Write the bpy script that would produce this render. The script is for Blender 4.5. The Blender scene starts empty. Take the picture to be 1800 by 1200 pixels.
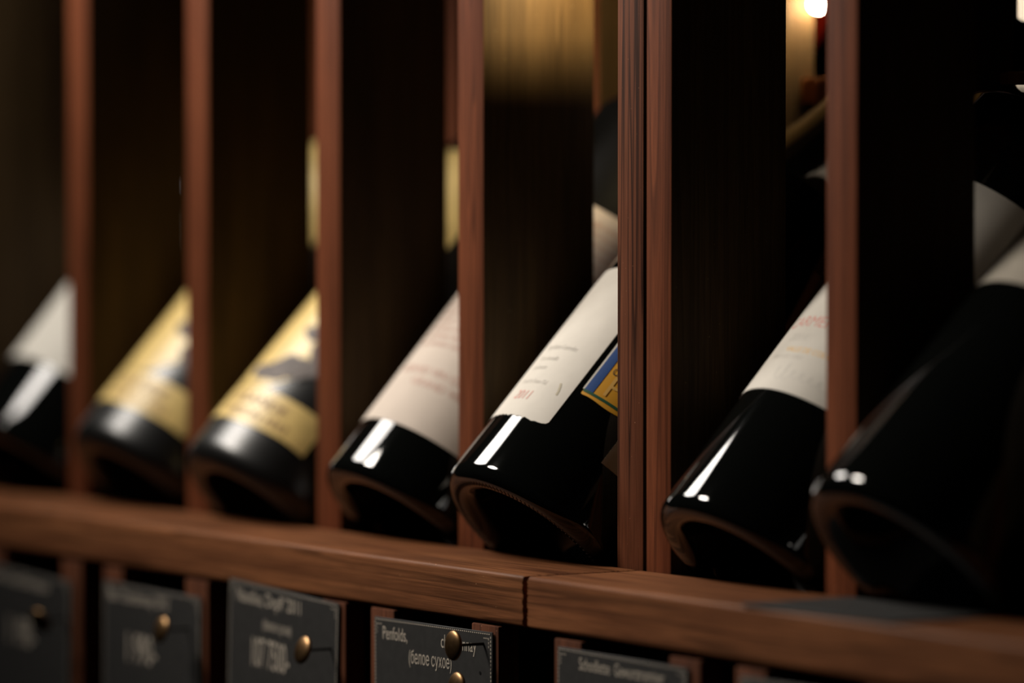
import bpy, bmesh, math, random
from mathutils import Vector, Matrix
random.seed(7)
D = bpy.data
SC = bpy.context.scene
COL = SC.collection
S = 0.000625           # one drawing unit in metres
TS = 0.00109 / S       # texture scale
ZB = 1.0               # height of the plank top above the floor, metres
PI = math.pi

def W(x, y, z):
    return Vector((x * S, y * S, ZB + z * S))

# ------------------------------------------------------------------ camera
th, pit = math.radians(32.0), math.radians(2.0618)
cam_d = D.cameras.new('camera')
cam = D.objects.new('camera', cam_d); COL.objects.link(cam)
fwd = Vector((-math.cos(th) * math.cos(pit), math.sin(th) * math.cos(pit), -math.sin(pit)))
cam.location = W(2040.99, -1356.07, 207.75)
cam.rotation_euler = fwd.to_track_quat('-Z', 'Y').to_euler()
cam_d.sensor_width = 36.0
cam_d.lens = 36.0 * 8250.0 / 1800.0
cam_d.clip_start = 0.03
cam_d.dof.use_dof = True
cam_d.dof.focus_distance = 2470 * S
cam_d.dof.aperture_fstop = cam_d.lens / 35.5
SC.camera = cam

# ------------------------------------------------------------------ world, lights, exposure
wd = D.worlds.new('world'); SC.world = wd; wd.use_nodes = True
wd.node_tree.nodes['Background'].inputs[0].default_value = (0.8, 0.9, 1.0, 1)
wd.node_tree.nodes['Background'].inputs[1].default_value = 0.0035
SC.view_settings.view_transform = 'Standard'
SC.view_settings.look = 'None'
SC.view_settings.exposure = 0.0
SC.view_settings.gamma = 1.0
SC.view_settings.use_curve_mapping = False

def area(name, target, direction, dist, sx, sy, power, color, roll=0.0):
    l = D.lights.new(name, 'AREA'); l.shape = 'RECTANGLE'; l.size = sx; l.size_y = sy
    l.energy = power; l.color = color
    o = D.objects.new(name, l); COL.objects.link(o)
    dv = Vector(direction).normalized()
    o.location = target + dv * dist
    q = (-dv).to_track_quat('-Z', 'Y')
    o.rotation_euler = (q @ Matrix.Rotation(roll, 4, 'Z').to_quaternion()).to_euler()
    return o

def spot(name, loc, aim, power, color, size_deg, blend, radius):
    l = D.lights.new(name, 'SPOT'); l.energy = power; l.color = color
    l.spot_size = math.radians(size_deg); l.spot_blend = blend; l.shadow_soft_size = radius
    o = D.objects.new(name, l); COL.objects.link(o)
    o.location = loc; o.rotation_euler = (aim - loc).to_track_quat('-Z', 'Y').to_euler()
    return o
AMBER = (1.0, 0.78, 0.42)
# a round lamp close over the left end of the rack: it draws the streaks on the glass and the tack shadows
LAMP = W(-765, -290, 640)
area('rack_lamp', W(-300, -40, 20), LAMP - W(-300, -40, 20), (LAMP - W(-300, -40, 20)).length, 280 * S, 280 * S, 1.9, (1.0, 0.94, 0.86)).data.shape = 'DISK'
# the room's track spotlight, front left above
tgt = W(15, -30, 60)
spot('track_spot_beam', W(-880, -985, 1290), tgt, 46.5, (1.0, 0.92, 0.82), 42, 1.0, 0.11)

# ------------------------------------------------------------------ materials
def new_mat(name):
    m = D.materials.new(name); m.use_nodes = True
    nt = m.node_tree
    return m, nt, nt.nodes['Principled BSDF']

def plain(name, col, rough=0.5, metal=0.0, spec=0.5, noise=0.0, scale=60.0, coat=0.0, bump=0.0, sheen=None):
    m, nt, b = new_mat(name)
    b.inputs['Base Color'].default_value = (*col, 1)
    b.inputs['Roughness'].default_value = rough
    b.inputs['Metallic'].default_value = metal
    b.inputs['Specular IOR Level'].default_value = spec
    b.inputs['Coat Weight'].default_value = coat
    if noise > 0 or bump > 0:
        tc = nt.nodes.new('ShaderNodeTexCoord')
        nz = nt.nodes.new('ShaderNodeTexNoise'); nz.inputs['Scale'].default_value = scale * TS
        nz.inputs['Detail'].default_value = 5.0
        nt.links.new(tc.outputs['Object'], nz.inputs['Vector'])
        if noise > 0:
            r = nt.nodes.new('ShaderNodeValToRGB')
            r.color_ramp.elements[0].position = 0.3; r.color_ramp.elements[1].position = 0.7
            r.color_ramp.elements[0].color = (*[c * (1 - noise) for c in col], 1)
            r.color_ramp.elements[1].color = (*[min(1, c * (1 + noise)) for c in col], 1)
            nt.links.new(nz.outputs['Fac'], r.inputs['Fac'])
            nt.links.new(r.outputs['Color'], b.inputs['Base Color'])
        if bump > 0:
            bp = nt.nodes.new('ShaderNodeBump'); bp.inputs['Strength'].default_value = bump
            bp.inputs['Distance'].default_value = 0.0003
            nt.links.new(nz.outputs['Fac'], bp.inputs['Height'])
            nt.links.new(bp.outputs['Normal'], b.inputs['Normal'])
    return m

def wood(name, axis, light, dark, line_amt=0.6, rough=0.6, band=26.0, spec=0.08):
    """Stained softwood: grain runs along the given local axis."""
    m, nt, b = new_mat(name)
    N, L = nt.nodes, nt.links
    tc = N.new('ShaderNodeTexCoord'); oi = N.new('ShaderNodeObjectInfo')
    off = N.new('ShaderNodeVectorMath'); off.operation = 'SCALE'
    comb = N.new('ShaderNodeCombineXYZ')
    mul = N.new('ShaderNodeMath'); mul.operation = 'MULTIPLY'; mul.inputs[1].default_value = 7.3
    L.new(oi.outputs['Random'], mul.inputs[0])
    for i in range(3): L.new(mul.outputs[0], comb.inputs[i])
    add = N.new('ShaderNodeVectorMath'); add.operation = 'ADD'
    L.new(tc.outputs['Object'], add.inputs[0]); L.new(comb.outputs[0], add.inputs[1])
    def mapped(along, across):
        mp = N.new('ShaderNodeMapping')
        sc = [across * TS] * 3; sc['xyz'.index(axis)] = along * TS
        mp.inputs['Scale'].default_value = sc
        L.new(add.outputs[0], mp.inputs['Vector'])
        return mp
    # growth rings: distorted bands that wander slowly along the grain
    mp1 = mapped(0.55, band)
    n1 = N.new('ShaderNodeTexNoise'); n1.inputs['Scale'].default_value = 2.2; n1.inputs['Detail'].default_value = 2.0
    L.new(mp1.outputs[0], n1.inputs['Vector'])
    ms = N.new('ShaderNodeMath'); ms.operation = 'MULTIPLY'; ms.inputs[1].default_value = 9.0
    L.new(n1.outputs['Fac'], ms.inputs[0])
    fr = N.new('ShaderNodeMath'); fr.operation = 'FRACT'; L.new(ms.outputs[0], fr.inputs[0])
    r1 = N.new('ShaderNodeValToRGB')
    e = r1.color_ramp.elements
    e[0].position = 0.0; e[0].color = (1, 1, 1, 1); e[1].position = 1.0; e[1].color = (0.9, 0.9, 0.9, 1)
    x = e.new(0.62); x.color = (0.85, 0.85, 0.85, 1)
    x = e.new(0.86); x.color = (1 - line_amt,) * 3 + (1,)
    x = e.new(0.93); x.color = (1 - line_amt,) * 3 + (1,)
    L.new(fr.outputs[0], r1.inputs['Fac'])
    # fibres
    mp2 = mapped(12.0, 520.0)
    n2 = N.new('ShaderNodeTexNoise'); n2.inputs['Scale'].default_value = 3.0; n2.inputs['Detail'].default_value = 4.0
    L.new(mp2.outputs[0], n2.inputs['Vector'])
    # broad tone changes
    mp3 = mapped(4.0, 30.0)
    n3 = N.new('ShaderNodeTexNoise'); n3.inputs['Scale'].default_value = 1.6; n3.inputs['Detail'].default_value = 3.0
    L.new(mp3.outputs[0], n3.inputs['Vector'])
    r3 = N.new('ShaderNodeValToRGB')
    r3.color_ramp.elements[0].position = 0.3; r3.color_ramp.elements[1].position = 0.7
    r3.color_ramp.elements[0].color = (*dark, 1); r3.color_ramp.elements[1].color = (*light, 1)
    L.new(n3.outputs['Fac'], r3.inputs['Fac'])
    r2 = N.new('ShaderNodeValToRGB')
    r2.color_ramp.elements[0].position = 0.3; r2.color_ramp.elements[1].position = 0.72
    r2.color_ramp.elements[0].color = (0.55, 0.55, 0.55, 1); r2.color_ramp.elements[1].color = (1.15, 1.12, 1.1, 1)
    L.new(n2.outputs['Fac'], r2.inputs['Fac'])
    m1 = N.new('ShaderNodeMix'); m1.data_type = 'RGBA'; m1.blend_type = 'MULTIPLY'; m1.inputs[0].default_value = 1.0
    L.new(r3.outputs[0], m1.inputs[6]); L.new(r1.outputs[0], m1.inputs[7])
    m2 = N.new('ShaderNodeMix'); m2.data_type = 'RGBA'; m2.blend_type = 'MULTIPLY'; m2.inputs[0].default_value = 0.8
    L.new(m1.outputs[2], m2.inputs[6]); L.new(r2.outputs[0], m2.inputs[7])
    # dust specks
    vo = N.new('ShaderNodeTexNoise'); vo.inputs['Scale'].default_value = 620.0 * TS; vo.inputs['Detail'].default_value = 1.0
    L.new(add.outputs[0], vo.inputs['Vector'])
    rv = N.new('ShaderNodeValToRGB'); rv.color_ramp.elements[0].position = 0.795; rv.color_ramp.elements[1].position = 0.83
    L.new(vo.outputs['Fac'], rv.inputs['Fac'])
    m3 = N.new('ShaderNodeMix'); m3.data_type = 'RGBA'
    L.new(rv.outputs[0], m3.inputs[0]); L.new(m2.outputs[2], m3.inputs[6])
    m3.inputs[7].default_value = (min(1, light[0] * 2.4), min(1, light[1] * 3.2), min(1, light[2] * 4.0), 1)
    L.new(m3.outputs[2], b.inputs['Base Color'])
    b.inputs['Roughness'].default_value = rough
    b.inputs['Specular IOR Level'].default_value = spec
    bp = N.new('ShaderNodeBump'); bp.inputs['Strength'].default_value = 0.35; bp.inputs['Distance'].default_value = 0.00023
    L.new(n2.outputs['Fac'], bp.inputs['Height']); L.new(bp.outputs['Normal'], b.inputs['Normal'])
    return m

M = {}
WL, WD = (0.215, 0.064, 0.026), (0.150, 0.042, 0.017)
M['wood_up'] = wood('stained_wood_upright', 'z', WL, WD, 0.45)
M['wood_up_lined'] = wood('stained_wood_upright_lined', 'z', (0.195, 0.066, 0.031), (0.140, 0.045, 0.021), 0.75, band=34.0)
M['wood_plank'] = wood('stained_wood_plank', 'x', (0.275, 0.108, 0.045), (0.115, 0.041, 0.018), 0.5, rough=0.5)
M['wood_side_shade'] = wood('unstained_side_wood_shade', 'z', (0.080, 0.049, 0.021), (0.052, 0.031, 0.013), 0.3, rough=0.6, spec=0.1)  # unstained hue, darkened so the side faces read as shade
M['wood_holder'] = wood('stained_holder_wood', 'z', (0.135, 0.047, 0.022), (0.09, 0.030, 0.014), 0.4, rough=0.65, spec=0.08)
M['wood_side_lit'] = wood('unstained_side_wood_lit', 'z', (0.24, 0.155, 0.075), (0.18, 0.11, 0.05), 0.25, rough=0.6, spec=0.1)  # lighter copy for one rear upright: lamplight put into the colour
M['wood_stop_lit'] = wood('amber_lit_stop_wood', 'z', (0.36, 0.125, 0.036), (0.3, 0.1, 0.03), 0.3, rough=0.6, spec=0.1)  # orange lamplight on the stops is put into their colour
M['wood_dark'] = wood('dark_wood', 'z', (0.03, 0.015, 0.009), (0.018, 0.009, 0.005), 0.4)
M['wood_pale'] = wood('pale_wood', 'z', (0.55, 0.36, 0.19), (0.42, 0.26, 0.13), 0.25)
M['glass'] = plain('black_bottle_glass', (0.0025, 0.0028, 0.0025), 0.045, spec=0.5)
M['glass_frost'] = plain('dark_champagne_glass', (0.005, 0.0047, 0.0045), 0.33, spec=0.55)
M['paper'] = plain('cream_label_paper', (0.67, 0.625, 0.555), 0.75, spec=0.2, noise=0.03, scale=90, bump=0.08)
M['paper_pink'] = plain('blush_label_paper', (0.60, 0.51, 0.435), 0.75, spec=0.2, noise=0.03, scale=90)
M['paper_white'] = plain('white_label_paper', (0.66, 0.62, 0.55), 0.7, spec=0.2, noise=0.02, scale=90)
M['cover_black'] = plain('matte_black_cover', (0.0015, 0.0014, 0.0014), 0.5, spec=0.06)
M['gold_paper'] = plain('gold_label_paper', (0.78, 0.56, 0.20), 0.40, spec=0.5, noise=0.12, scale=55)
M['amber_paper'] = plain('amber_shoulder_label', (0.70, 0.26, 0.06), 0.5)
M['paper_kraft'] = plain('dull_kraft_label', (0.235, 0.20, 0.155), 0.8, spec=0.1, noise=0.2, scale=70)
M['paper_shaded'] = plain('shaded_label_paper', (0.42, 0.375, 0.31), 0.8, spec=0.1, noise=0.12, scale=60)  # pale paper darkened: the upright's shade is put into its colour
M['crease_olive'] = plain('olive_crease_shade', (0.46, 0.40, 0.28), 0.7)
M['gold_foil'] = plain('gold_foil', (0.80, 0.55, 0.17), 0.42, metal=0.55, noise=0.1, scale=60, bump=0.2)
M['foil_black'] = plain('black_foil', (0.004, 0.0036, 0.0036), 0.5, spec=0.12)
M['foil_maroon'] = plain('maroon_foil', (0.03, 0.010, 0.007), 0.5, spec=0.2)
M['foil_red'] = plain('red_foil', (0.75, 0.04, 0.015), 0.28)
M['sticker_yellow'] = plain('yellow_sticker', (0.78, 0.37, 0.02), 0.5, noise=0.05)
M['sticker_blue'] = plain('blue_sticker', (0.006, 0.06, 0.25), 0.5)
M['sticker_green'] = plain('green_ink', (0.01, 0.09, 0.04), 0.5)
M['ink_grey'] = plain('grey_ink', (0.60, 0.56, 0.50), 0.7)
M['ink_black'] = plain('black_ink', (0.012, 0.012, 0.012), 0.7)
M['ink_red'] = plain('red_ink', (0.68, 0.30, 0.25), 0.7)
M['ink_pink'] = plain('pink_ink', (0.56, 0.33, 0.26), 0.7)
M['ink_brown'] = plain('brown_ink', (0.30, 0.17, 0.09), 0.7)
M['ink_slate'] = plain('slate_print', (0.14, 0.115, 0.105), 0.7, noise=0.3, scale=120)
M['ink_cream'] = plain('cream_print', (0.40, 0.345, 0.28), 0.75)
M['ink_yellow'] = plain('pale_yellow_print', (0.80, 0.46, 0.10), 0.6)
M['card'] = plain('charcoal_card', (0.021, 0.020, 0.019), 0.62, spec=0.3, noise=0.15, scale=160)
M['brass'] = plain('antique_brass', (0.19, 0.11, 0.05), 0.38, metal=1.0, noise=0.35, scale=180, bump=0.12)
M['pin'] = plain('dark_steel', (0.02, 0.018, 0.016), 0.4, metal=0.8)
M['metal_black'] = plain('black_metal', (0.015, 0.015, 0.015), 0.4, metal=0.5)
M['wall'] = plain('dark_plaster', (0.010, 0.007, 0.005), 0.9, spec=0.03, noise=0.25, scale=4)
M['floor'] = plain('dark_stone_floor', (0.012, 0.009, 0.007), 0.6, noise=0.3, scale=6)
def emit(name, col, strength):
    m, nt, b = new_mat(name)
    b.inputs['Base Color'].default_value = (*col, 1)
    b.inputs['Emission Color'].default_value = (*col, 1)
    b.inputs['Emission Strength'].default_value = strength
    return m
M['lamp_glow'] = emit('warm_lamp_glow', (1.0, 0.80, 0.54), 62.0)
M['tube_glow'] = emit('warm_tube_glow', (1.0, 0.82, 0.60), 0.9)

# ------------------------------------------------------------------ object helpers
def link(o, parent=None):
    COL.objects.link(o)
    if parent is not None: o.parent = parent
    return o
def mesh_obj(name, bm, mat, parent=None, smooth=None):
    me = D.meshes.new(name)
    bm.normal_update()
    bm.to_mesh(me); bm.free()
    if isinstance(mat, (list, tuple)):
        for k in mat: me.materials.append(M[k])
    else: me.materials.append(M[mat])
    if smooth is not None:
        for p in me.polygons: p.use_smooth = True
        if smooth < 3.1:
            me.set_sharp_from_angle(angle=smooth)
    return link(D.objects.new(name, me), parent)
def tag(o, label, cat, group=None):
    o['label'] = label; o['category'] = cat
    if group: o['group'] = group
    return o
def thing(name, label, cat, loc=None, group=None):
    o = D.objects.new(name, None); COL.objects.link(o)
    o.empty_display_size = 0.02
    if loc is not None: o.location = loc
    return tag(o, label, cat, group)

def box_bm(x0, x1, y0, y1, z0, z1, bev=1.0, seg=2, bm=None, M4=None):
    """box in drawing units, bevelled, scaled to metres"""
    own = bmesh.new()
    bmesh.ops.create_cube(own, size=1.0)
    for v in own.verts:
        v.co = Vector(((x0 + x1) / 2 + v.co.x * (x1 - x0), (y0 + y1) / 2 + v.co.y * (y1 - y0), (z0 + z1) / 2 + v.co.z * (z1 - z0)))
    if bev > 0:
        bmesh.ops.bevel(own, geom=own.edges[:], offset=bev, segments=seg, profile=0.5, affect='EDGES')
    for v in own.verts: v.co *= S
    if bm is None: return own
    tmp = D.meshes.new('tmp'); own.to_mesh(tmp); own.free(); bm.from_mesh(tmp); D.meshes.remove(tmp)
    return bm

def lathe_bm(prof, n=96, cap_end=True):
    """profile of (radius, s) in drawing units, spun about local Z"""
    bm = bmesh.new(); rings = []
    for r, s in prof:
        if r < 1e-4: rings.append([bm.verts.new((0, 0, s * S))])
        else: rings.append([bm.verts.new((r * S * math.sin(2 * PI * i / n), r * S * math.cos(2 * PI * i / n), s * S)) for i in range(n)])
    for a, b in zip(rings, rings[1:]):
        for i in range(n):
            j = (i + 1) % n
            if len(a) == 1 and len(b) == 1: continue
            if len(a) == 1: bm.faces.new((a[0], b[j], b[i]))
            elif len(b) == 1: bm.faces.new((a[i], a[j], b[0]))
            else: bm.faces.new((a[i], a[j], b[j], b[i]))
    bmesh.ops.recalc_face_normals(bm, faces=bm.faces[:])
    return bm

# ---------------- lettering
def text_mesh(body, size, width=1.0, align='LEFT', shear=0.0):
    cu = D.curves.new('txt', 'FONT'); cu.body = body; cu.size = size; cu.align_x = align; cu.shear = shear
    cu.resolution_u = 3
    o = D.objects.new('txt', cu); COL.objects.link(o)
    bpy.context.view_layer.update()
    dg = bpy.context.evaluated_depsgraph_get()
    me = D.meshes.new_from_object(o.evaluated_get(dg))
    vs = [(v.co.x * width, v.co.y) for v in me.vertices]
    fs = [tuple(p.vertices) for p in me.polygons]
    D.objects.remove(o); D.meshes.remove(me); D.curves.remove(cu)
    return vs, fs
def add_flat(bm, vs, fs, fn):
    nv = [bm.verts.new(fn(x, y)) for x, y in vs]
    for f in fs:
        try: bm.faces.new([nv[i] for i in f])
        except ValueError: pass

# ------------------------------------------------------------------ setting
def struct(name, bm, mat):
    o = mesh_obj(name, bm, mat); o['kind'] = 'structure'; return o
def room_box(x0, x1, y0, y1, z0, z1):
    bm = bmesh.new(); bmesh.ops.create_cube(bm, size=1.0)
    for v in bm.verts:
        v.co = Vector(((x0 + x1) / 2 + v.co.x * (x1 - x0), (y0 + y1) / 2 + v.co.y * (y1 - y0), (z0 + z1) / 2 + v.co.z * (z1 - z0)))
    return bm
struct('floor', room_box(-4.0, 4.0, -3.4, 1.5, -0.1, 0.0), 'floor')
struct('wall_back', room_box(-4.0, 4.0, 1.3, 1.4, 0.0, 3.3), 'wall')
struct('wall_left', room_box(-4.1, -4.0, -3.4, 1.4, 0.0, 3.3), 'wall')
struct('ceiling', room_box(-4.1, 4.0, -3.4, 1.4, 3.3, 3.4), 'wall')

# ------------------------------------------------------------------ wine racks
PD = 73.0      # depth of the uprights
def place_box(name, x0, x1, y0, y1, z0, z1, mat, parent, bev=1.0, seg=2):
    """a bevelled board whose own origin is its lower centre; parent sits at the world origin of the rack"""
    cx, cy = (x0 + x1) / 2, (y0 + y1) / 2
    o = mesh_obj(name, box_bm(x0 - cx, x1 - cx, y0 - cy, y1 - cy, 0, z1 - z0, bev, seg), mat, parent, smooth=math.radians(40))
    o.location = Vector((cx * S, cy * S, z0 * S)) - Vector(parent['base'])
    return o
def plank(x0, x1, y0, y1, th, parent):
    """rounded board swept along the rack, its sawn ends slightly ragged"""
    cx, cy = (x0 + x1) / 2, (y0 + y1) / 2
    bv = 2.2; sec = []
    def run(a, b, n): return [(a[0] + (b[0] - a[0]) * i / n, a[1] + (b[1] - a[1]) * i / n) for i in range(n)]
    def arc(c, a0): return [(c[0] + bv * math.cos(a0 + i * PI / 8), c[1] + bv * math.sin(a0 + i * PI / 8)) for i in range(4)]
    c = [((y0 + bv, -th + bv), PI), ((y1 - bv, -th + bv), 1.5 * PI), ((y1 - bv, -bv), 0), ((y0 + bv, -bv), 0.5 * PI)]
    n = [26, 70, 26, 70]
    for k in range(4):
        (cc, a0) = c[k]; a = arc(cc, a0); sec += a
        e = (cc[0] + bv * math.cos(a0 + PI / 2), cc[1] + bv * math.sin(a0 + PI / 2))
        c2, a2 = c[(k + 1) % 4]; st = (c2[0] + bv * math.cos(a2), c2[1] + bv * math.sin(a2))
        sec += run(e, st, n[(k + 1) % 4])
    bm = bmesh.new(); rings = []
    for x, j in ((x0, 0.55), (x0 + 1.2, 0), (x1 - 1.2, 0), (x1, 0.55)):
        sh = 0.94 if j else 1.0
        ring = []
        for y, z in sec:
            yy, zz = cy + (y - cy) * (1 - 0.006 * (j > 0)), -th / 2 + (z + th / 2) * (1 - 0.03 * (j > 0))
            ring.append(bm.verts.new(((x - cx + random.uniform(-j, j)) * S, (yy - cy) * S, zz * S)))
        rings.append(ring)
    m = len(sec)
    for a, b in zip(rings, rings[1:]):
        for i in range(m): bm.faces.new((a[i], a[(i + 1) % m], b[(i + 1) % m], b[i]))
    bm.faces.new(rings[0]); bm.faces.new(rings[-1])
    bmesh.ops.recalc_face_normals(bm, faces=bm.faces[:])
    o = mesh_obj('shelf_plank', bm, 'wood_plank', parent, smooth=math.radians(35))
    o.location = Vector((cx * S, cy * S, 0)) - Vector(parent['base'])
    return o
def rack(label, x0, x1, ups, plank_x, front, lined):
    r = thing('wine_rack', label, 'wine rack', W((x0 + x1) / 2, 0, 0) - Vector((0, 0, ZB)), 'wine racks in a row')
    r['base'] = ((x0 + x1) / 2 * S, 0.0, -ZB)
    plank(plank_x[0], plank_x[1], front, -0.6, 27, r)
    place_box('base_board', x0, x1, 2, 230, -57, -37.3, 'wood_dark', r, 1.0)
    for i, (a, b) in enumerate(ups):
        o = place_box('upright', a, b, 0, PD, -37.2, 430, ('wood_up_lined' if i == lined else 'wood_up', 'wood_side_shade'), r, 1.1, 2)
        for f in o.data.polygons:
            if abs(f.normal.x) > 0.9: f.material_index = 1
        q = place_box('rear_upright', a, b, 178, 224, -37.2, 430, ('wood_up', 'wood_side_lit' if (i == 4 and lined == 5) else 'wood_side_shade'), r, 1.1, 2)
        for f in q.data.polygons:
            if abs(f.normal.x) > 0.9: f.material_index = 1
        if i < len(ups) - 1: place_box('neck_stop', b + 0.1, b + 16, 214, 224, 247, 262, 'wood_stop_lit', r, 0.6, 1)
        place_box('tie_block', a + 3, b - 3, PD + 0.1, 177.9, -37.2, -20, 'wood_dark', r, 0.6, 1)
    place_box('top_rail', x0, x1, -8, PD + 8, 430, 458, 'wood_plank', r, 1.5)
    place_box('rear_top_rail', x0, x1, 172, 300, 430, 450, 'wood_dark', r, 1.5)
    place_box('neck_rail', x0, x1, 157, 177.8, 50, 68, 'wood_dark', r, 1.0)
    place_box('lower_rail', x0, x1, front + 2, 74, -190, -165, 'wood_plank', r, 1.2)
    for a, b in ((ups[0][0], ups[0][1]), (ups[-1][0], ups[-1][1])):
        place_box('leg', a, b, 3, 30, -165, -57.2, 'wood_dark', r, 1.0)
        place_box('leg', a, b, -40, 10, -ZB / S, -190, 'wood_dark', r, 1.0)
        place_box('leg', a, b, 40, 61, -165, -57.2, 'wood_dark', r, 1.0)
    place_box('back_panel', x0 + 2, x1 - 2, 62, 72, -165, -57.2, 'wood_dark', r, 0.5, 1)
    return r
UPA = [(-825, -799), (-667, -639), (-506, -478), (-345, -317.5), (-186, -159), (-25, 0)]
UPB = [(2.6, 26), (162.5, 188), (324, 350), (484, 510)]
rack('left wine rack unit whose plank ends at the joint, holding five tilted bottles', -825, 0.3, UPA, (-825, -4.2), -71.8, 5)
rack('right wine rack unit starting at the plank joint, charcoal card lying on its plank', 2.6, 510, UPB, (1.5, 510), -72.4, -1)

# ------------------------------------------------------------------ bottles
def arcprof(cx, cs, r, a0, a1, n):
    return [(cx + r * math.cos(a0 + (a1 - a0) * i / n), cs + r * math.sin(a0 + (a1 - a0) * i / n)) for i in range(n + 1)]
def smooth(t): return t * t * (3 - 2 * t)
def bordeaux(R, body=282.0, sh=46.0, neck=22.5, L=478.0, heel=8.0):
    p = [(0, 44), (R * 0.22, 42), (R * 0.42, 33), (R * 0.58, 20), (R * 0.70, 8), (R - heel - 7, 1.4), (R - heel - 4, 0.4)]
    p += [(R - heel + heel * math.cos(a), heel + heel * math.sin(a)) for a in [(-0.5 + 0.5 * i / 10) * PI for i in range(11)]]
    p += [(R, s) for s in (24, 60, 120, 180, 240, body)]
    for i in range(1, 17):
        t = i / 16
        p.append((neck + (R - neck) * (math.cos(t * PI) + 1) / 2 * (1 - 0.12 * t), body + sh * t * (1 + 0.15 * t)))
    p += [(neck, body + sh * 1.25), (neck - 1, L - 24), (neck + 1.5, L - 21), (neck + 1.5, L - 5), (neck, L), (0, L)]
    return p
def champagne(R, L=490.0, heel=12.0):
    p = [(0, 48), (R * 0.25, 44), (R * 0.48, 30), (R * 0.66, 10), (R - heel - 6, 1.6), (R - heel - 3, 0.3)]
    p += [(R - heel + heel * math.cos(a), heel + heel * math.sin(a)) for a in [(-0.5 + 0.5 * i / 10) * PI for i in range(11)]]
    p += [(R, 40), (R, 100), (R, 170), (R, 215)]
    for i in range(1, 21):
        t = i / 20
        p.append((24 + (R - 24) * (0.5 + 0.5 * math.cos(PI * t ** 1.1)), 215 + 180 * t))
    p += [(23, L - 34), (25.5, L - 29), (25.5, L - 7), (23, L), (0, L)]
    return p
def radius_at(prof, s):
    best = None
    for (r0, s0), (r1, s1) in zip(prof[7:], prof[8:]):
        if s0 <= s <= s1 and s1 > s0:
            return r0 + (r1 - r0) * (s - s0) / (s1 - s0)
    return prof[10][0]

def patch_bm(prof, ph0, ph1, s0, s1, lift=0.35, n=40, m=8, corner=0.0, edge=None):
    """paper wrapped on a bottle: angles in degrees, s in units, with turned-in rim; edge(u)->ds lower edge"""
    bm = bmesh.new(); grid = []
    w = math.radians(ph1 - ph0) * radius_at(prof, (s0 + s1) / 2)
    for i in range(n + 1):
        u = i / n
        lo, hi = s0 + (edge(u) if edge else 0), s1
        if corner > 0:
            dist = min(u, 1 - u) * w
            if dist < corner:
                k = corner - math.sqrt(max(0, corner ** 2 - (corner - dist) ** 2))
                hi -= k; lo += k * 0.35
        col = []
        for j in range(m + 1):
            s = lo + (hi - lo) * j / m
            r = radius_at(prof, s) + lift
            a = math.radians(ph0 + (ph1 - ph0) * u)
            col.append(bm.verts.new((r * math.sin(a) * S, r * math.cos(a) * S, s * S)))
        grid.append(col)
    for i in range(n):
        for j in range(m):
            bm.faces.new((grid[i][j], grid[i + 1][j], grid[i + 1][j + 1], grid[i][j + 1]))
    bmesh.ops.recalc_face_normals(bm, faces=bm.faces[:])
    bedges = [e for e in bm.edges if e.is_boundary]
    ret = bmesh.ops.extrude_edge_only(bm, edges=bedges)
    for v in [g for g in ret['geom'] if isinstance(g, bmesh.types.BMVert)]:
        d = Vector((v.co.x, v.co.y, 0)); r = d.length
        v.co.x *= (r - (lift + 0.1) * S) / r; v.co.y *= (r - (lift + 0.1) * S) / r
    bmesh.ops.recalc_face_normals(bm, faces=bm.faces[:])
    return bm

def wrap_text(prof, items, lift=0.5):
    """items: (text, size, width, phi_left_deg, s_baseline, shear).  text reads round the bottle, neck up"""
    bm = bmesh.new()
    for body, size, width, ph, s, shear in items:
        vs, fs = text_mesh(body, size, width, 'LEFT', shear)
        def fn(x, y):
            r = radius_at(prof, s + y) + lift
            a = math.radians(ph) + x / r
            return (r * math.sin(a) * S, r * math.cos(a) * S, (s + y) * S)
        add_flat(bm, vs, fs, fn)
    return bm
def wrap_ribbon(prof, pts, w, lift=0.5):
    bm = bmesh.new(); prev = None
    for k, (ph, s) in enumerate(pts):
        r = radius_at(prof, s) + lift
        q = pts[min(k + 1, len(pts) - 1)]; o = pts[max(k - 1, 0)]
        dx, dy = math.radians(q[0] - o[0]) * r, q[1] - o[1]
        l = math.hypot(dx, dy) or 1
        nx, ny = -dy / l * w / 2, dx / l * w / 2
        pair = []
        for sg in (1, -1):
            a = math.radians(ph) + sg * nx / r; ss = s + sg * ny
            pair.append(bm.verts.new((r * math.sin(a) * S, r * math.cos(a) * S, ss * S)))
        if prev: bm.faces.new((prev[0], prev[1], pair[1], pair[0]))
        prev = pair
    return bm

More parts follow.
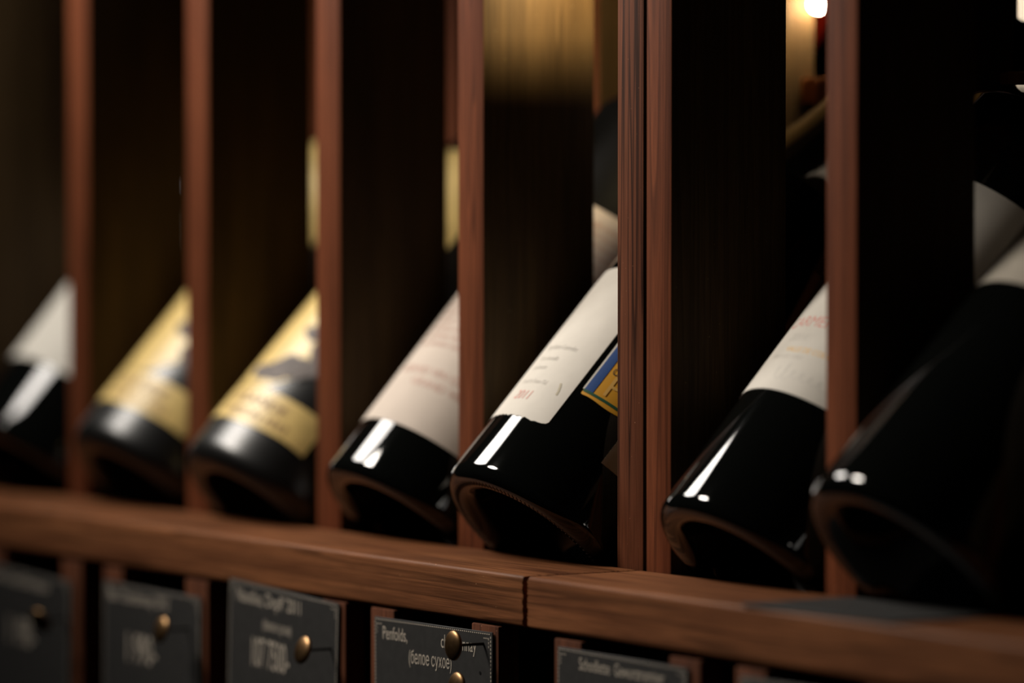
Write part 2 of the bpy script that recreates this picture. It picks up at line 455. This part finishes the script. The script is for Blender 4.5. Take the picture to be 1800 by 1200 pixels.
HEEL = {'bordeaux': 8.0, 'champagne': 12.0}
def bottle(label, X, Y, Z, t_deg, R, kind='bordeaux', glass='glass', capsule='foil_black', cap_from=372, cap_lift=0.4, group='tilted wine bottles on the rack', knurl=False, **kw):
    t = math.radians(t_deg); h = HEEL[kind]
    root = thing('wine_bottle', label, 'bottle', W(X, Y, Z), group)
    # local +Z is the bottle axis (tilting back), local +Y is its upper front side, local X stays along the rack
    ax = Vector((0, math.cos(t), math.sin(t))); b = Vector((0, -math.sin(t), math.cos(t))); a = Vector((1, 0, 0))
    # a,b,ax is left-handed: use -a so that the frame is a pure rotation (angles then mirror)
    m3 = Matrix((-a, b, ax)).transposed()
    root.rotation_euler = m3.to_euler()
    prof = bordeaux(R, **kw) if kind == 'bordeaux' else champagne(R, **kw)
    body = mesh_obj('glass_body', lathe_bm(prof, 112), glass, root, smooth=math.radians(50))
    cp = [(r + cap_lift, s) for r, s in prof if s >= cap_from and r > 1]
    cp = [(radius_at(prof, cap_from) + 0.05, cap_from), (radius_at(prof, cap_from) + cap_lift, cap_from + 0.2)] + cp
    cp += [(cp[-1][0] - 1.5, prof[-1][1] + 0.6), (0, prof[-1][1] + 0.6)]
    mesh_obj('capsule', lathe_bm(cp, 64), capsule, root, smooth=math.radians(50))
    if knurl:
        bm = bmesh.new()
        rr = R - h - 1
        for i in range(120):
            an = 2 * PI * i / 120
            mt = Matrix.Translation((rr * math.sin(an) * S, rr * math.cos(an) * S, 0.25 * S)) @ Matrix.Rotation(-an, 4, 'Z') @ Matrix.Diagonal((0.6 * S, 2.2 * S, 0.7 * S, 1))
            bmesh.ops.create_icosphere(bm, subdivisions=1, radius=1.0, matrix=mt)
        o = mesh_obj('base_knurling', bm, glass, root, smooth=3.2); o['kind'] = 'stuff'
    return root, prof
# because local X points to -X of the rack, a rack angle phi (0 = upper front, 90 = towards the viewer's right) is -phi here
def P(prof, a0, a1, *r, **k): return patch_bm(prof, -a1, -a0, *r, **k)

def wrapR(prof, items, lift=0.5):
    bm = bmesh.new()
    for body, size, width, ph, s, shear in items:
        vs, fs = text_mesh(body, size, width, 'LEFT', shear)
        def fn(x, y):
            r = radius_at(prof, s + y) + lift
            a = -(math.radians(ph) + x / r)
            return (r * math.sin(a) * S, r * math.cos(a) * S, (s + y) * S)
        add_flat(bm, vs, fs, fn)
    return bm

# bottle 1: far left, white label
r, p = bottle('bottle at the far left edge with a plain white label, beside the leftmost upright', -732, 6.3, 4.4, 49.03, 61.0)
mesh_obj('front_label', P(p, -62, 56, 57, 196, corner=4), 'paper_white', r, smooth=0.6)

# bottles 2 and 3: gold labels
def gold_bottle(label, X, Y, Z, t, R, blot):
    r, p = bottle(label, X, Y, Z, t, R, 'champagne', 'glass_frost', 'gold_foil', 330, 0.7)
    lb = mesh_obj('front_label', P(p, -52, 51, 60, 252, lift=0.4, corner=6, edge=lambda u: -5 + 34 * max(0, 0.36 - u) / 0.36), 'gold_paper', r, smooth=0.6)
    bd = mesh_obj('lower_band', P(p, -66, 62, 29, 54, lift=0.6, edge=lambda u: 0.8 * math.sin(14 * u)), 'gold_paper', r, smooth=0.6)
    mesh_obj('lettering', wrapR(p, [('GRANDE', 10, 1.2, -6, 42, 0), ('MAISON 1843', 8, 1.1, -4, 33, 0)], 0.9), 'ink_brown', bd)
    bm = bmesh.new()                                                  # printed picture: irregular dark blots
    for (ph, s, a, b) in blot:
        vs = [(math.cos(2 * PI * i / 20) * a * (1 + .18 * math.sin(5 * i + ph)), math.sin(2 * PI * i / 20) * b * (1 + .15 * math.cos(3 * i))) for i in range(20)]
        inner = [(x * .5, y * .5) for x, y in vs]
        def fn(x, y):
            rr = radius_at(p, s + y) + 0.9
            an = -(math.radians(ph) + x / rr)
            return (rr * math.sin(an) * S, rr * math.cos(an) * S, (s + y) * S)
        add_flat(bm, [(0, 0)] + inner + vs, [(0, 1 + i, 1 + (i + 1) % 20) for i in range(20)] + [(1 + i, 21 + i, 21 + (i + 1) % 20, 1 + (i + 1) % 20) for i in range(20)], fn)
    o = mesh_obj('printed_picture', bm, 'ink_slate', lb); o['kind'] = 'stuff'
    return r
gold_bottle('gold-labelled bottle in the second opening from the left', -572, 5.4, 3.0, 47.34, 61.0,
            [(38, 76, 13, 8), (20, 92, 10, 6)])
gold_bottle('gold-labelled bottle in the third opening from the left, with a dark printed picture', -412, -1.4, 0.2, 46.1, 60.0,
            [(6, 66, 16, 6), (22, 74, 16, 8), (38, 88, 14, 14), (20, 100, 10, 6)])

# bottle 4: blush label with rows of pink print
r, p = bottle('bottle with a blush label covered in rows of faint pink print', -252, 5.5, 1.6, 48.04, 59.0, capsule='foil_red')
lb = mesh_obj('front_label', P(p, -60, 100, 37, 209, corner=3), 'paper_pink', r, smooth=0.6)
mesh_obj('glint_cover', P(p, -110, 150, 209.6, 281, lift=0.3), 'cover_black', r, smooth=0.6)  # added matte sleeve over bare glass, hides a lamp glint
rows = []
for k in range(20):
    rows.append(('mon domaine clos de la vigne rouge ancienne reserve'[k % 5:44 + k % 7], 5.2, 1.0, -14, 92 + k * 5.6, 0))
o = mesh_obj('lettering', wrapR(p, rows), 'ink_pink', lb); o['kind'] = 'stuff'
o = mesh_obj('lettering', wrapR(p, [('GRAND VIN DE LA VALLEE', 7.0, 1.1, 6, 64, 0), ('GRAND VIN DE LA VALLEE', 7.0, 1.1, -12, 72, 0)]), 'ink_pink', lb); o['kind'] = 'stuff'

# bottle 5: the sharp one, cream label, yellow import sticker
r, p = bottle('sharp bottle with a cream label dated 2011 and a yellow and blue sticker', -95.0, -6.9, 5.9, 46.77, 61.0, capsule='foil_maroon', knurl=True, body=205, sh=110)
rag = [random.uniform(-0.6, 0.6) for _ in range(80)]
lb = mesh_obj('front_label', P(p, -52, 28.2, 41.2, 148.4, n=72, corner=7, edge=lambda u: rag[int(u * 71)] * (1.0 if 0.1 < u < 0.9 else 0.2)), 'paper', r, smooth=0.6)
for k, it in enumerate([('Appellation Controlee', 5.2, 0.62, -14, 88.5, 0.1), ('Mis en bouteille', 4.6, 0.66, -13, 80.5, 0.1), ('au domaine', 4.6, 0.66, -12, 74.0, 0.1), ('Produit de France 75cl', 4.4, 0.62, -13, 64.0, 0)]):
    mesh_obj('lettering', wrapR(p, [it]), 'ink_grey', lb)['kind'] = 'stuff'
mesh_obj('year_print', wrapR(p, [('2011', 8.6, 0.92, -8.5, 52.8, 0.15)]), 'ink_red', lb)['kind'] = 'stuff'
mesh_obj('crease', wrap_ribbon(p, [(-19, 67.5), (-20, 65.5), (-21, 62.5), (-21.3, 60)], 1.3), 'crease_olive', lb)  # crease in the paper, its shade drawn as an olive line
st = mesh_obj('import_sticker', P(p, 32.6, 68, 66.4, 140, lift=0.5, corner=1.5, edge=lambda u: 0.5 * math.sin(9 * u)), 'sticker_yellow', r, smooth=0.6)
mesh_obj('white_edge', P(p, 31.9, 33.2, 70, 139, lift=0.62, n=6), 'paper_white', st, smooth=0.6)
mesh_obj('blue_strip', P(p, 33.0, 38.0, 69.6, 139, lift=0.7, n=8), 'sticker_blue', st, smooth=0.6)
mesh_obj('green_line', P(p, 32.8, 68, 68.6, 70.2, lift=0.75), 'sticker_green', st, smooth=0.6)
mesh_obj('lettering', wrapR(p, [('ВИНО', 5.6, 1.0, 41, 92, 0), ('СУХОЕ', 5.6, 1.0, 39.5, 85, 0)], 0.8), 'ink_black', st)['kind'] = 'stuff'
mesh_obj('letter_print', wrapR(p, [('P', 19, 1.0, 41.5, 72, 0)], 0.75), 'ink_yellow', st)
mesh_obj('back_label', P(p, 63, 110, 40, 112, lift=0.35), 'paper_pink', r, smooth=0.6)

# bottle 6: cream label, red arched name, signature
r, p = bottle('bottle with a signed cream label, right of the double upright', 94, 2.9, 1.3, 47.5, 59.0)
lb = mesh_obj('front_label', P(p, -52, 80, 77.5, 228, lift=0.45, n=60, corner=3), 'paper', r, smooth=0.6)
mesh_obj('lettering', wrapR(p, [('CARMENERE', 10.0, 1.0, -22, 119.5, 0)]), 'ink_red', lb)['kind'] = 'stuff'
mesh_obj('lettering', wrapR(p, [('2014', 7.0, 1.1, -11, 110.0, 0.2)]), 'ink_grey', lb)['kind'] = 'stuff'
mesh_obj('lettering', wrapR(p, [('VALLE DE COLCHAGUA', 4.6, 1.0, -6, 102.5, 0)]), 'ink_yellow', lb)['kind'] = 'stuff'
mesh_obj('lettering', wrapR(p, [('VINO DE CHILE', 3.8, 1.0, -14, 98.0, 0)]), 'ink_grey', lb)['kind'] = 'stuff'
sig = []
for k in range(150):
    u = k / 149
    sig.append((-2 + 44 * u + 1.8 * math.sin(u * 46 + 1.4), 89.5 - 2.5 * u + (2.8 + 4.0 * max(0, math.sin(u * 9.0)) ** 3) * math.sin(u * 46) * (1 - 0.45 * u)))
mesh_obj('signature', wrap_ribbon(p, [(-a, s) for a, s in sig], 0.7), 'ink_grey', lb)

# bottle 7: one pale label high up
r, p = bottle('dark bottle at the right edge with a shade-toned pale label high on its body', 250.0, -14.2, 16.5, 44.23, 61.5)
mesh_obj('front_label', P(p, -70, 75, 136, 230, lift=0.4, corner=3), 'paper_shaded', r, smooth=0.6)

# ------------------------------------------------------------------ price tags
def tack(parent, hx, hz, y_card, reach, tx=0.0, tz=0.0):
    """domed brass tack; head centre in card coordinates; pin runs back into the card"""
    prof = [(0, -0.6), (5.0, -0.4), (7.4, 0.0), (7.9, 0.5)]
    prof += [(7.9 * math.cos(a), 0.8 + 2.6 * math.sin(a)) for a in [i / 10 * PI / 2 for i in range(1, 11)]]
    prof[-1] = (0, prof[-1][1])
    hd = mesh_obj('tack', lathe_bm(prof, 40), 'brass', parent, smooth=math.radians(60))
    hd.location = Vector((hx * S, (y_card - reach) * S, hz * S))
    hd.rotation_euler = Vector((tx, -1, tz)).to_track_quat('Z', 'Y').to_euler()
    bm = bmesh.new()
    end = Vector((hx, y_card + 4, hz)); st = Vector((hx, y_card - reach, hz))
    ln = (end - st).length * S
    bmesh.ops.create_cone(bm, segments=12, radius1=0.95 * S, radius2=0.7 * S, depth=ln, matrix=Matrix.Translation((0, 0, -ln / 2)))
    pn = mesh_obj('pin', bm, 'pin', hd, smooth=1.0)
    # undo head tilt for the pin
    q = Vector((0, -1, 0)).to_track_quat('Z', 'Y')
    pn.rotation_euler = (hd.rotation_euler.to_quaternion().inverted() @ q).to_euler()
    return hd

BORDER = None
def price_tag(label, cx, wood_w, card, rot, lines, tacks, hole=None, notch=(-41, 39), top=-28.3):
    """cx: centre along the rack; card = (x0, x1, ztop, h); lines = (text,size,width,x,z)"""
    r = thing('price_tag', label, 'price tag', W(cx, -66, -165), 'price tags along the plank')
    def V(x, y, z): return Vector(((x - cx) * S, (y + 66) * S, (z + 165) * S))
    # notched holder board: outline extruded, bevelled
    hw = wood_w / 2; n0, n1 = notch
    nd = 19
    out = [(-hw, -164.5), (hw, -164.5), (hw, top), (n1, top), (n1, top - nd), (n0, top - nd), (n0, top), (-hw, top)]
    bm = bmesh.new()
    vs = [bm.verts.new(((x) * S, (-72.0 + 66) * S, (z + 165) * S)) for x, z in out]
    f = bm.faces.new(vs)
    ext = bmesh.ops.extrude_face_region(bm, geom=[f])
    for v in [g for g in ext['geom'] if isinstance(g, bmesh.types.BMVert)]: v.co.y += 13 * S
    bmesh.ops.recalc_face_normals(bm, faces=bm.faces[:])
    bmesh.ops.bevel(bm, geom=bm.edges[:], offset=0.7 * S, segments=2, profile=0.5, affect='EDGES')
    mesh_obj('holder', bm, 'wood_holder', r, smooth=math.radians(40))
    x0, x1, zt, h = card
    w = x1 - x0
    cd = mesh_obj('card', box_bm(-w / 2, w / 2, 0, 1.1, -h, 0, 0.25, 1), 'card', r, smooth=math.radians(40))
    cd.location = V((x0 + x1) / 2, -73.7, zt); cd.rotation_euler = (0, math.radians(rot), 0)
    # stitched border: short dashes just inside the edge
    bm = bmesh.new()
    def dash(xa, za, xb, zb, t=0.55):
        dx, dz = xb - xa, zb - za; l = math.hypot(dx, dz); nx, nz = -dz / l * t / 2, dx / l * t / 2
        q = [bm.verts.new((x * S, -0.12 * S, z * S)) for x, z in ((xa + nx, za + nz), (xb + nx, zb + nz), (xb - nx, zb - nz), (xa - nx, za - nz))]
        bm.faces.new(q)
    step = 2.05
    k = 0
    while k * step < w - 3.5:
        dash(-w / 2 + 1.2 + k * step, -1.1, -w / 2 + 1.2 + k * step + 1.2, -1.1); k += 1
    k = 0
    while k * step < h - 4:
        for sx in (-w / 2 + 1.2, w / 2 - 1.2): dash(sx, -2.2 - k * step, sx, -2.2 - k * step - 1.25, 0.7)
        k += 1
    for sx in (-1, 1):
        for q in range(3): dash(sx * (w / 2 - 3.2 - 1.9 * q), -3.4, sx * (w / 2 - 4.3 - 1.9 * q), -3.4)
        for q in range(3): dash(sx * (w / 2 - 3.2), -3.2 - 2 * q, sx * (w / 2 - 3.2), -4.4 - 2 * q)
    o = mesh_obj('dashed_border', bm, 'ink_cream', cd); o['kind'] = 'stuff'
    bm = bmesh.new()
    for body, size, width, x, z in lines:
        vs, fs = text_mesh(body, size, width)
        add_flat(bm, vs, fs, lambda a, b: ((x - (x0 + x1) / 2 + a) * S, -0.15 * S, (z - zt + b) * S))
    mesh_obj('lettering', bm, 'ink_cream', cd)
    if hole:
        bm = bmesh.new()
        bmesh.ops.create_circle(bm, cap_ends=True, segments=14, radius=1.0 * S, matrix=Matrix.Translation(((hole[0] - (x0 + x1) / 2) * S, -0.12 * S, (hole[1] - zt) * S)) @ Matrix.Rotation(PI / 2, 4, 'X'))
        mesh_obj('pin_hole', bm, 'metal_black', cd)
    for tk in tacks:
        hd = tack(r, 0, 0, 0, tk[2], tk[3], tk[4])
        hd.location = V(tk[0], -73.7 - tk[2], tk[1])
    return r

price_tag('charcoal price tag at the far left with an unlit tack', -573, 132, (-637, -519, -39, 96), 2.2,
          [('Dom. Grand Bordeaux', 10.0, 0.86, -628, -49, ), ('1 190-', 25, 0.62, -606, -86)], [(-524, -64.3, 17, 0.35, -0.5)])
price_tag('charcoal price tag second from the left, reading 1 990', -412, 132, (-474, -352, -37.5, 100), 0.6,
          [('Bad. Chardonnay 2012', 10.5, 0.80, -468, -48), ('1 990-', 25, 0.62, -446, -83)], [(-366.1, -57.1, 17, 0.0, 0.25)])
price_tag('crooked charcoal price tag reading 107 7500, right of tag 1 990', -253, 132, (-316, -191, -26.5, 100), 2.4,
          [('Nautilus, Dopff ’2011', 11.2, 0.78, -307, -38.0), ('(белое сухое)', 8.0, 0.62, -276, -51.0), ('107 7500-', 24, 0.46, -290, -73)],
          [(-199.4, -54.5, 17, 0.0, 0.3)])
price_tag('sharp price tag with two brass tacks in its card', -93.2, 131.5, (-152.3, -31.0, -32.2, 100), -0.6,
          [('Penfolds,', 10.2, 0.72, -143.5, -43.6), ('chardonnay', 10.4, 0.74, -82.5, -43.8), ('(белое сухое)', 10.2, 0.66, -116, -54.6)],
          [(-39.4, -38.1, 17.5, 0.0, 0.05), (-36, -59.5, 17.5, 0.0, 0.1)], hole=(-42.8, -54.2))
price_tag('charcoal price tag right below the plank joint, without tacks', 92.7, 132, (32.5, 150, -33.6, 100), 0.3,
          [('Schodlette  Gewurztraminer', 9.0, 0.74, 52.8, -43.5)], [], notch=(-41, 39), top=-29.6)
price_tag('dim price tag in the lower right corner under the plank', 255, 132, (195, 314, -33.6, 100), 0.0,
          [('Reserva 2012', 9.0, 0.74, 215, -44)], [], top=-29.6)

# the loose card on the right plank
lc = mesh_obj('price_card', box_bm(-57, 57, -32.5, 32.5, 0, 1.2, 0.25, 1), 'card', None, smooth=0.7)
lc.location = W(251, -38.5, 0.1); lc.rotation_euler = (0, 0, math.radians(2.0))
tag(lc, 'blank charcoal card lying flat on the plank under the rightmost bottle', 'card')

# lamps
def bulb(label, x, y, z, rad):
    l = thing('accent_lamp', label, 'lamp', W(x, y, z), None)
    bm = bmesh.new(); bmesh.ops.create_uvsphere(bm, u_segments=24, v_segments=16, radius=rad * S)
    for v in bm.verts:
        if v.co.z > 0: v.co.z *= 1.4
    mesh_obj('bulb', bm, 'lamp_glow', l, smooth=3.2)
    mesh_obj('socket', lathe_bm([(0, rad * 1.2), (rad * .8, rad * 1.2), (rad * .8, rad * 1.2 + 14), (rad * .3, rad * 1.2 + 18), (rad * .3, 429.8 - z), (0, 429.8 - z)], 20), 'metal_black', l, smooth=0.7)
    return l
bulb('small warm lamp glowing beside the red capsule, top right of the double upright', -150, 219.5, 304, 5.6)

tb = thing('tube_lamp', 'bright warm tube lamp cut by the top right edge of the view', 'lamp', W(-2, 262, 291))
mesh_obj('tube', lathe_bm([(0, 0), (9, 0.3), (11, 2), (11, 128), (9, 130), (0, 130)], 24), 'tube_glow', tb, smooth=0.7)
mesh_obj('end_cap', lathe_bm([(0, 130), (12, 130), (12, 133), (3, 133), (3, 138.8), (0, 138.8)], 24), 'metal_black', tb, smooth=0.7)

# unseen added lamp under the top rail; its lower plate shapes a level cut-off
sl = thing('added_lamp', 'small black shaded lamp added out of view under the top rail, shining on the amber-lit upright', 'lamp', W(-99, 50, 430))
def SL(x0, x1, y0, y1, z0, z1): return box_bm(x0 + 99, x1 + 99, y0 - 50, y1 - 50, z0 - 430, z1 - 430, 0.4, 1)
mesh_obj('lower_plate', SL(-114.5, -84, 0, 110, 335, 336.4), 'metal_black', sl)
mesh_obj('back_plate', SL(-84, -82.6, 0, 110, 335, 372), 'metal_black', sl)
mesh_obj('front_plate', SL(-113.6, -84, -1.6, -0.2, 335, 372), 'metal_black', sl)
mesh_obj('lid', SL(-104, -82.6, -1.6, 110, 372.2, 373.6), 'metal_black', sl)
mesh_obj('stem', SL(-92, -86, 46, 54, 373.6, 429.8), 'metal_black', sl)
pl = D.lights.new('added_lamp_light', 'POINT'); pl.energy = 0.85; pl.color = AMBER; pl.shadow_soft_size = 2.6 * S
po = D.objects.new('added_lamp_light', pl); COL.objects.link(po); po.location = W(-104, 50, 352)
